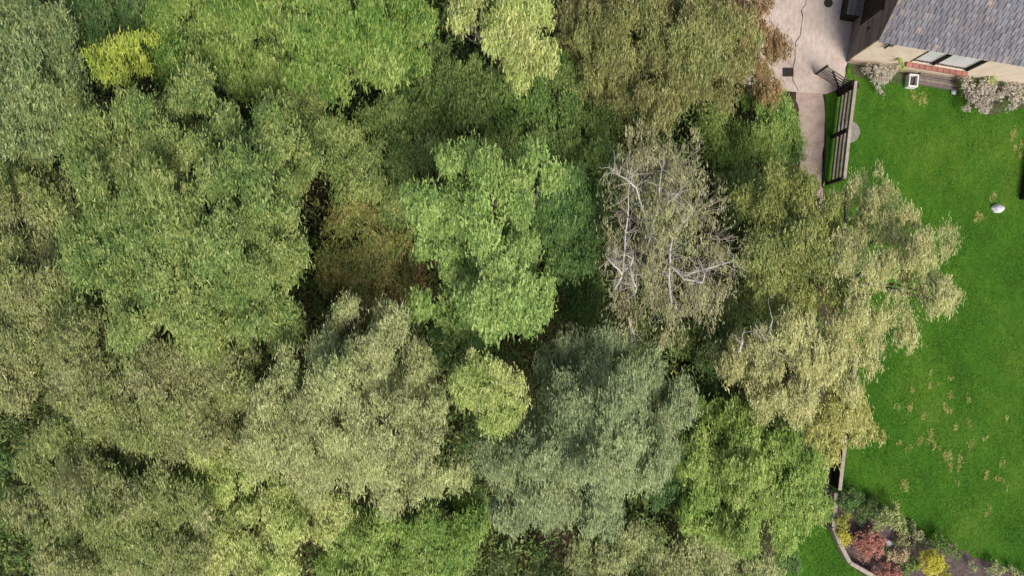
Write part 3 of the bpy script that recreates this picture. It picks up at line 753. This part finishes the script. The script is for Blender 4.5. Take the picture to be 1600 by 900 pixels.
# --- left canopy
t('oak_tree', 'huge mottled olive crown filling the left of the wood', 'tree', 'olivegreen',
  [(170, 250, 62, 6.4), (250, 215, 64, 6.8), (330, 180, 60, 6.4), (400, 215, 60, 6.4), (450, 260, 46, 5.8), (210, 320, 66, 7.4), (290, 300, 70, 7.8), (370, 300, 66, 7.4), (435, 330, 54, 6.8), (160, 390, 62, 7.0), (240, 400, 70, 7.8), (320, 390, 72, 8.0), (400, 400, 62, 7.4), (450, 420, 40, 6.4), (220, 470, 64, 7.2), (300, 475, 66, 7.4), (380, 470, 58, 6.8), (330, 530, 50, 6.4), (430, 490, 40, 6.0), (140, 190, 44, 5.8), (290, 330, 150, 5.4), (360, 420, 110, 5.2), (200, 420, 100, 5.2), (400, 280, 80, 5.0)],
  dens=850, clump=.18, ll=.18, lw=.06, group=TREES)
t('oak_tree', 'brown-tinged olive crown below the huge left crown', 'tree', 'olive',
  [(110, 470, 56, 6.0), (150, 540, 60, 6.4), (220, 560, 58, 6.4), (290, 590, 60, 6.4), (360, 590, 50, 5.8), (180, 620, 54, 6.0), (250, 650, 56, 6.2), (320, 660, 50, 5.8), (120, 610, 42, 5.6), (220, 600, 120, 4.8), (330, 620, 80, 4.6), (140, 540, 80, 4.6)], dens=880, clump=.17, ll=.17, lw=.055, group=TREES)
t('elder_tree', 'olive crown mottled with yellow at the left edge of the picture', 'tree', 'olive',
  [(30, 330, 50, 5.2), (20, 400, 52, 5.4), (60, 450, 46, 5.4), (20, 500, 54, 5.6), (50, 570, 50, 5.2), (10, 610, 44, 5.0), (90, 390, 36, 5.0), (85, 300, 44, 4.6), (60, 260, 40, 4.4), (100, 340, 40, 4.6), (40, 460, 90, 4.2), (30, 560, 70, 4.0)], dens=850, clump=.17, ll=.17, lw=.055, group=TREES)
t('alder_tree', 'grey-green crown flecked with pale leaves in the top left corner', 'tree', 'greygreen',
  [(30, 40, 60, 5.6), (90, 70, 54, 5.6), (40, 120, 60, 6.0), (100, 140, 46, 5.4), (30, 200, 50, 5.4), (80, 200, 40, 5.0), (-20, 80, 50, 5.6)], dens=850, clump=.18, ll=.18, lw=.065, group=TREES)
t('thorn_tree', 'dark olive crown at the top edge beside the corner tree', 'tree', 'dark',
  [(150, 20, 44, 4.6), (190, 40, 40, 4.4), (140, 70, 34, 4.0), (230, 10, 40, 4.6), (10, 270, 34, 3.6), (60, 265, 34, 3.6)], dens=800, clump=.17, group=TREES)
t('golden_elder', 'bright golden-yellow leafy top standing out in the upper left', 'tree', 'golden',
  [(190, 92, 26, 6.2), (165, 105, 24, 6.0), (212, 78, 20, 6.2), (200, 118, 24, 5.9), (228, 108, 16, 5.8), (170, 80, 12, 5.9), (236, 70, 12, 5.8)], dens=420, fill=.2, clump=.16, ll=.17, lw=.06, group=TREES)
t('sycamore_tree', 'mid green crown at the top edge right of the golden top', 'tree', 'green',
  [(270, 40, 46, 5.0), (320, 70, 46, 5.2), (250, 85, 36, 5.0), (310, 15, 40, 5.0), (365, 35, 40, 5.0), (370, 100, 42, 4.6), (300, 120, 38, 4.6), (405, 85, 46, 4.8), (412, 130, 42, 4.4), (360, 60, 50, 4.4)], dens=850, clump=.17, ll=.18, lw=.06, group=TREES)
t('maple_tree', 'bright grass-green crown with drooping sprays at the top edge', 'tree', 'green',
  [(430, 25, 50, 7.0), (490, 50, 50, 7.4), (550, 30, 52, 7.4), (600, 60, 48, 7.0), (540, 95, 44, 7.0), (620, 20, 46, 6.8), (470, 95, 32, 6.4), (585, 115, 36, 6.4), (640, 80, 30, 6.2)], dens=950, clump=.18, ll=.22, lw=.07, group=TREES)
t('lime_tree', 'pale yellow-green crown at the middle of the top edge', 'tree', 'lime',
  [(750, 25, 42, 6.8), (800, 20, 44, 7.0), (830, 60, 36, 6.8), (780, 70, 38, 6.8), (720, 35, 24, 6.2), (810, 105, 28, 6.2), (840, 15, 30, 6.4)], dens=850, clump=.16, ll=.19, lw=.065, fill=.4, bark='barkgrey', group=TREES)
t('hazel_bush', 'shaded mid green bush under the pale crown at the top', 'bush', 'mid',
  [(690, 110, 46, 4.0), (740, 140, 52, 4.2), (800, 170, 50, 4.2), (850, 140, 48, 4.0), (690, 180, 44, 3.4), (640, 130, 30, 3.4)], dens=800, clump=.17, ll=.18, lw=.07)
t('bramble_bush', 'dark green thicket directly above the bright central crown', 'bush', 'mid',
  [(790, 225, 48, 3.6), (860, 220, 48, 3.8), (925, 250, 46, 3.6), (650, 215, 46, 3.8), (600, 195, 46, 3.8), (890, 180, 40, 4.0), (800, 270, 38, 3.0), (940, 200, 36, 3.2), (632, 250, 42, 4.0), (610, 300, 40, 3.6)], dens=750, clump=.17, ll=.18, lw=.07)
t('beech_tree', 'tan-flecked olive crown left of the driveway with rusty leaves at its edge', 'tree', 'beech',
  [(930, 60, 54, 5.0), (990, 40, 56, 5.4), (1050, 50, 58, 5.6), (1110, 60, 54, 5.2), (960, 120, 50, 5.0), (1030, 115, 56, 5.4), (1095, 130, 50, 5.0), (1150, 40, 42, 4.6), (900, 20, 40, 4.8), (1140, 110, 36, 4.4), (890, 110, 36, 4.4), (1020, 80, 110, 4.2), (930, 90, 60, 3.8)], dens=850, clump=.17, ll=.17, lw=.055, group=TREES)
t('copper_bush', 'rusty orange-brown bush spilling onto the concrete drive', 'bush', 'rust',
  [(1180, 30, 32, 4.0), (1194, 75, 28, 3.6), (1178, 120, 30, 3.2), (1160, 85, 30, 4.4), (1195, 130, 20, 1.8), (1165, 10, 28, 4.2), (1140, 50, 24, 5.2)], dens=560, clump=.15, fill=.3)
t('laurel_bush', 'fresh green bush left of the earth path', 'bush', 'green',
  [(1130, 180, 42, 2.2), (1180, 190, 44, 2.4), (1215, 200, 32, 2.0), (1170, 235, 40, 2.2), (1228, 240, 24, 1.2), (1120, 235, 36, 2.0), (1230, 180, 14, .8), (1232, 210, 15, 1.0)], dens=750, clump=.17)
t('bramble_bush', 'olive-brown thicket between the pale-limbed tree and the earth path', 'bush', 'olivegreen',
  [(1170, 280, 36, 1.8), (1220, 285, 34, 1.6), (1150, 310, 30, 2.2), (1255, 290, 18, 1.0)], dens=700, clump=.16)
t('copper_shrub', 'orange and yellow-leaved understorey shrub left of the bright central crown', 'bush', 'autumn',
  [(560, 380, 46, 4.2), (612, 400, 48, 4.4), (545, 430, 40, 3.8), (600, 450, 44, 3.8), (642, 370, 32, 4.0), (560, 330, 40, 4.2), (600, 350, 40, 4.2)], dens=800, clump=.17)
t('rowan_shrub', 'rust-tinged shrub just beneath the orange and yellow understorey shrub', 'bush', 'rust',
  [(645, 440, 30, 3.0), (630, 485, 34, 2.8), (565, 480, 32, 2.6), (664, 410, 24, 3.0)], dens=450, clump=.17)
t('hazel_bush', 'mid green bush beside the dark vertical gap left of centre', 'bush', 'olivegreen',
  [(565, 250, 50, 4.8), (605, 285, 48, 4.6), (550, 300, 38, 4.4), (625, 330, 36, 4.2), (535, 210, 40, 4.6), (480, 180, 40, 4.0), (440, 150, 44, 4.0)], dens=800, clump=.17)
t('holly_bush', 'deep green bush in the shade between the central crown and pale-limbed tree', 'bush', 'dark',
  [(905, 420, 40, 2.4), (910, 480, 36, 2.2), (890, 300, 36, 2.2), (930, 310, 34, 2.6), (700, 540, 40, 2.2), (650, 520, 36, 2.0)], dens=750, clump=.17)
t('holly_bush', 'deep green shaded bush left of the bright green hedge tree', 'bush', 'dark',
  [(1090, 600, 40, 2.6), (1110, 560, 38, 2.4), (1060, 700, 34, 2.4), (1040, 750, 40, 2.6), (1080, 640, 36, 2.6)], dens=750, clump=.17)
t('bramble_bush', 'brown-green scrub below the pale-limbed tree', 'bush', 'olive',
  [(1060, 540, 40, 1.8), (1000, 530, 36, 1.6), (1120, 520, 40, 2.4), (1130, 470, 36, 2.6)], dens=600, clump=.16)
t('birch_scrub', 'tan grassy scrub crown in the bottom left corner', 'tree', 'olive',
  [(90, 720, 52, 5.2), (150, 690, 50, 5.4), (150, 770, 58, 5.8), (220, 750, 58, 6.0), (90, 800, 50, 5.2), (230, 830, 58, 5.8), (160, 850, 56, 5.6), (290, 790, 50, 5.6), (100, 870, 44, 5.0), (300, 870, 50, 5.4), (180, 790, 110, 4.2), (240, 860, 80, 4.2)], dens=900, clump=.16, ll=.17, lw=.05, group=TREES)
t('sallow_tree', 'yellow-green crown low in the picture below the left silvery crown', 'tree', 'lime',
  [(380, 740, 46, 5.0), (340, 720, 40, 5.2), (430, 790, 50, 5.0), (380, 830, 48, 5.0), (450, 850, 48, 4.8), (340, 880, 46, 4.8), (500, 800, 40, 4.4), (420, 890, 40, 4.6)], dens=880, clump=.16, ll=.17, lw=.055, group=TREES)
t('hazel_tree', 'rich green bushy crown at the bottom edge left of the brown gap', 'tree', 'green',
  [(560, 820, 46, 3.8), (620, 830, 50, 4.0), (680, 820, 48, 4.0), (730, 815, 36, 3.6), (580, 880, 46, 3.8), (660, 880, 50, 3.8), (720, 860, 34, 3.4), (520, 860, 36, 3.6)], dens=880, clump=.17, ll=.18, lw=.06, group=TREES)
t('scrub_bush', 'greyish tan scrub along the bottom edge right of the brown gap', 'bush', 'silver',
  [(920, 870, 40, 2.2), (980, 850, 40, 2.4), (1040, 870, 46, 2.4), (1100, 860, 44, 2.6), (1160, 880, 42, 2.4), (1000, 900, 44, 2.2), (1110, 905, 44, 2.2), (1190, 895, 26, 2.0)], dens=650, clump=.16)
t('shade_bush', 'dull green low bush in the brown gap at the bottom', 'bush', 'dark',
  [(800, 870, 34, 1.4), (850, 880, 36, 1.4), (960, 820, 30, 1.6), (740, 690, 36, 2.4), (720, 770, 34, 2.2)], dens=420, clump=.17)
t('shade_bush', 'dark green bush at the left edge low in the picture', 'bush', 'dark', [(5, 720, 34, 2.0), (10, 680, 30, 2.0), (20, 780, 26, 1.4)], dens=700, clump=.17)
t('edge_bush', 'small dark leaved bush at the tip of the lower lawn', 'bush', 'shade_bluegreen', [(1228, 885, 22, 1.0), (1215, 900, 22, 1.0)], dens=600, clump=.1, ll=.12)

# --- garden plants
G = dict(bough=.09, ll=.10, lw=.035, clump=.07, per=16, twig=4, stem=.02, crown='foliage', trunk='stem', ybias=.5)
def gp2(name, label, pal, lobes, **k):
    kk = dict(G); kk.update(k); return t(name, label, 'shrub', pal, lobes, **kk)
gp2('conifer_shrub', 'blue-green feathery shrub at the top of the flower bed by the wall', 'shade_bluegreen', [(1326, 778, 16, .35), (1316, 790, 12, .3), (1338, 785, 12, .3)], dens=1500)
gp2('shadow_shrub', 'dark green shrub carrying the shadow in the middle of the flower bed', 'dark', [(1355, 795, 17, .3), (1342, 803, 12, .25), (1366, 790, 10, .2)], dens=1700)  # dark foliage doubles as the shadow above the reddish-pink shrub
gp2('golden_shrub', 'golden shrub against the bed wall, above the lemon one', 'yellow', [(1316, 815, 11, .4), (1314, 827, 8, .35), (1320, 806, 7, .3)], dens=2200, ll=.07)
gp2('lemon_shrub', 'small lemon-yellow shrub tight in the bend of the bed wall', 'lemon', [(1316, 837, 9, .4), (1320, 843, 7, .35)], dens=2600, ll=.06)
gp2('grey_shrub', 'loose grey-green shrub at the lawn side of the flower bed', 'silver', [(1390, 805, 20, .35), (1375, 812, 14, .3), (1402, 820, 14, .25), (1365, 822, 12, .2)], dens=1100)
gp2('heather', 'faded brown heather patch at the edge of the bed next to the lawn', 'pinktan', [(1418, 836, 18, .12), (1404, 842, 12, .12), (1432, 838, 10, .1)], dens=1300, ll=.07)
gp2('red_shrub', 'broad reddish-pink shrub in the flower bed', 'red', [(1355, 850, 18, .35), (1342, 842, 14, .3), (1368, 856, 14, .35), (1372, 845, 11, .35), (1352, 862, 14, .3)], dens=1700, ll=.08)
gp2('red_shrub', 'smaller brick-red shrub at the bottom edge of the bed', 'red', [(1388, 890, 16, .35), (1376, 896, 12, .3), (1398, 897, 12, .3)], dens=1700, ll=.08)
gp2('flower_clump', 'beige flower heads in a small clump right of the reddish-pink shrub', 'cream', [(1402, 866, 12, .3), (1393, 868, 8, .28), (1411, 864, 8, .28)], dens=1500, ll=.07, lw=.05)
gp2('box_shrub', 'small green shrub between the beige flowers and the yellow ball', 'green', [(1418, 884, 13, .2), (1405, 890, 10, .2), (1426, 876, 8, .2), (1385, 862, 7, .15)], dens=1500)
gp2('yellow_ball_shrub', 'round clipped yellow shrub in the flower bed', 'lemon', [(1452, 877, 19, .42)], dens=7000, ll=.055, lw=.03, clump=.045, flat=.85, fill=.86, bough=.06, bden=9)
gp2('yellow_side_shrub', 'olive-yellow shrub leaning against the round yellow one', 'yellow', [(1473, 890, 11, .25), (1468, 897, 10, .2)], dens=1900, ll=.07)
gp2('dark_leaf_shrub', 'dark green leafy shrub behind the round yellow one', 'mid', [(1460, 846, 14, .3), (1480, 855, 13, .3), (1446, 848, 10, .25), (1490, 864, 9, .25)], dens=1100)
gp2('sparse_shrub', 'sparse grey-green plants over the mulch at the bottom right', 'silver', [(1545, 882, 12, .2), (1560, 892, 12, .2), (1580, 896, 10, .2), (1520, 885, 9, .15), (1600, 903, 12, .2)], dens=900)
gp2('lavender', 'faded pinkish lavender bush pointing down from the house corner', 'pale', [(1362, 116, 13, .35), (1377, 118, 13, .35), (1372, 132, 11, .3), (1374, 143, 6, .2), (1388, 112, 9, .3)], dens=1500, ll=.11, lw=.028)
gp2('wall_climber', 'green and cream climber on the house wall left of the window', 'lime', [(1402, 92, 8, .9), (1408, 102, 7, .6), (1398, 85, 6, 1.1)], dens=1500, ll=.08)
gp2('hydrangea', 'big faded beige hydrangea bush below the wall right of the window', 'pale', [(1512, 160, 13, .4), (1528, 168, 13, .4), (1542, 158, 12, .45), (1530, 148, 11, .5), (1516, 142, 10, .45), (1552, 146, 12, .45), (1506, 128, 8, .5), (1540, 134, 10, .55)], dens=1400, ll=.08, lw=.055)
gp2('hydrangea', 'second faded hydrangea bush at the right picture edge by the house', 'pale', [(1580, 158, 13, .4), (1598, 150, 14, .45), (1572, 142, 11, .5), (1590, 134, 12, .5), (1612, 158, 14, .45)], dens=1300, ll=.08, lw=.055)
gp2('wall_shrub', 'dark green shrub against the wall beneath the right end of the window', 'dark', [(1505, 128, 11, .35), (1498, 138, 10, .3), (1520, 126, 8, .4), (1560, 130, 10, .3), (1590, 124, 12, .3)], dens=1300)
gp2('fern', 'fresh green fern against the wall right of the window', 'lime', [(1550, 116, 11, .7), (1558, 122, 8, .6), (1542, 120, 8, .6)], dens=1600, ll=.13)

# ------------------------------------------------------------------ what nobody could count
rng = np.random.default_rng(5)
def inside(poly, x, y):
    ins = np.zeros(len(x), bool); n = len(poly)
    for i in range(n):
        x1, y1 = poly[i]; x2, y2 = poly[(i + 1) % n]
        c = ((y1 > y) != (y2 > y)) & (x < (x2 - x1) * (y - y1) / (y2 - y1 + 1e-12) + x1)
        ins ^= c
    return ins
def to_px(x, y): return 800 + x * 800 / HW, 450 - y * 800 / HW
def grass(name, label, n, poly, z0, h, mat, x0, x1, y0, y1, excl=(), seed=0):
    r = np.random.default_rng(seed)
    px = r.uniform(x0, x1, n); py = r.uniform(y0, y1, n)
    k = inside(poly, px, py)
    for e in excl: k &= ~inside(e, px, py)
    px, py = px[k], py[k]
    pos = np.stack([(px - 800) * HW / 800, (450 - py) * HW / 800, np.full(len(px), z0 + h * .5)], 1)
    out = np.zeros_like(pos); out[:, 2] = 1.0
    me = leaf_mesh(name, pos, out, .085, .02, r, .9, 0, 1.6, mat)
    tag(link(name, me), label, 'grass', kind='stuff')
grass('grass', 'short vivid green lawn grass', 190000, LAWN, 0, .032, M['grass'], 1290, 1640, 60, 920, (BED,), 1)
grass('grass', 'short green grass of the lower lawn beside the bed wall', 22000, LOW, -.004, .032, M['grass'], 1140, 1420, 800, 920, (), 2)
# straw patches on the lawn
spots = [(1453, 580, 5), (1450, 603, 6), (1468, 601, 4), (1485, 592, 5), (1424, 612, 5), (1483, 618, 6), (1472, 629, 5), (1511, 622, 5), (1480, 643, 7), (1421, 636, 7), (1440, 652, 7), (1404, 635, 5), (1457, 685, 8), (1459, 700, 6), (1490, 670, 6), (1437, 690, 6), (1519, 697, 7), (1513, 663, 5), (1483, 709, 9), (1497, 716, 6), (1538, 685, 5), (1485, 732, 5), (1498, 731, 5), (1541, 740, 6), (1558, 748, 5), (1573, 757, 5), (1566, 724, 5), (1572, 650, 4), (1492, 752, 4), (1530, 340, 7), (1525, 336, 5), (1553, 308, 7), (1590, 232, 9), (1586, 210, 9), (1440, 158, 8), (1425, 148, 7), (1420, 700, 5), (1402, 690, 5), (1545, 800, 6), (1410, 760, 8)]
pp = []
for x, y, r in spots:
    n = int(r * r * 2.6); q = np.concatenate([rng.normal(size=(max(2, n // 3), 2)) * r * rng.uniform(.2, .5) * np.array([.7, 1.3]) + rng.normal(size=2) * r * .55 for _ in range(3)]); n = len(q)
    c = W(x, y); pp.append(np.stack([c.x + q[:, 0] * HW / 800, c.y + q[:, 1] * HW / 800, rng.uniform(.012, .036, n)], 1))
pp = np.concatenate(pp); oo = np.zeros_like(pp); oo[:, 2] = 1
tag(link('dry_grass', leaf_mesh('dry_grass', pp, oo, .085, .03, rng, .7, 0, 1.2, M['straw'])), 'straw-coloured dry tufts scattered over the lawn', 'grass', kind='stuff')
# undergrowth and leaf litter on the woodland floor
WOOD = [(-300, -260), (1130, -260), (1150, 60), (1150, 130), (1190, 146), (1215, 190), (1225, 300), (1265, 330), (1285, 560), (1262, 760), (1210, 820), (1165, 905), (1100, 1150), (-300, 1150)]
GAPS = [(502, 300, 16, 95), (495, 470, 12, 30), (925, 185, 22, 18), (1080, 235, 30, 16), (870, 830, 50, 20)]
n = 27000
px = rng.uniform(-200, 1310, n); py = rng.uniform(-160, 1060, n)
k = inside(WOOD, px, py)
for gx, gy, gw, gh in GAPS: k &= ~((((px - gx) / gw) ** 2 + ((py - gy) / gh) ** 2) < 1)
px, py = px[k], py[k]
zc = .15 + 3.6 * rng.random(len(px)) ** 1.5
zc = np.where(px > 1120, np.minimum(zc, 1.3), zc); sh = np.where(px > 1000, (H - zc) / H, 1.0)
cp = np.stack([(px - 800) * HW / 800 * sh, (450 - py) * HW / 800, zc], 1)
idx = np.repeat(np.arange(len(cp)), 14)
off = rng.normal(size=(len(idx), 3)) * np.array([.22, .22, .16])
pos = cp[idx] + off; pos[:, 2] = np.abs(pos[:, 2]) + .03
tag(link('undergrowth', leaf_mesh('undergrowth', pos, off * 2, .18, .065, rng, .6, .1, .8, M['leaf_under'])), 'dark green brambles and nettles covering the woodland floor', 'undergrowth', kind='stuff')
n = 42000
px = rng.uniform(-200, 1310, n); py = rng.uniform(-160, 1060, n); k = inside(WOOD, px, py); px, py = px[k], py[k]
pos = np.stack([(px - 800) * HW / 800, (450 - py) * HW / 800, rng.uniform(.0, .05, len(px))], 1); oo = np.zeros_like(pos); oo[:, 2] = 1
tag(link('leaf_litter', leaf_mesh('leaf_litter', pos, oo, .13, .075, rng, .2, 0, 1.0, M['litter'])), 'brown fallen leaves on the woodland floor', 'leaf litter', kind='stuff')
print('LEAVES', LEAFN[0])
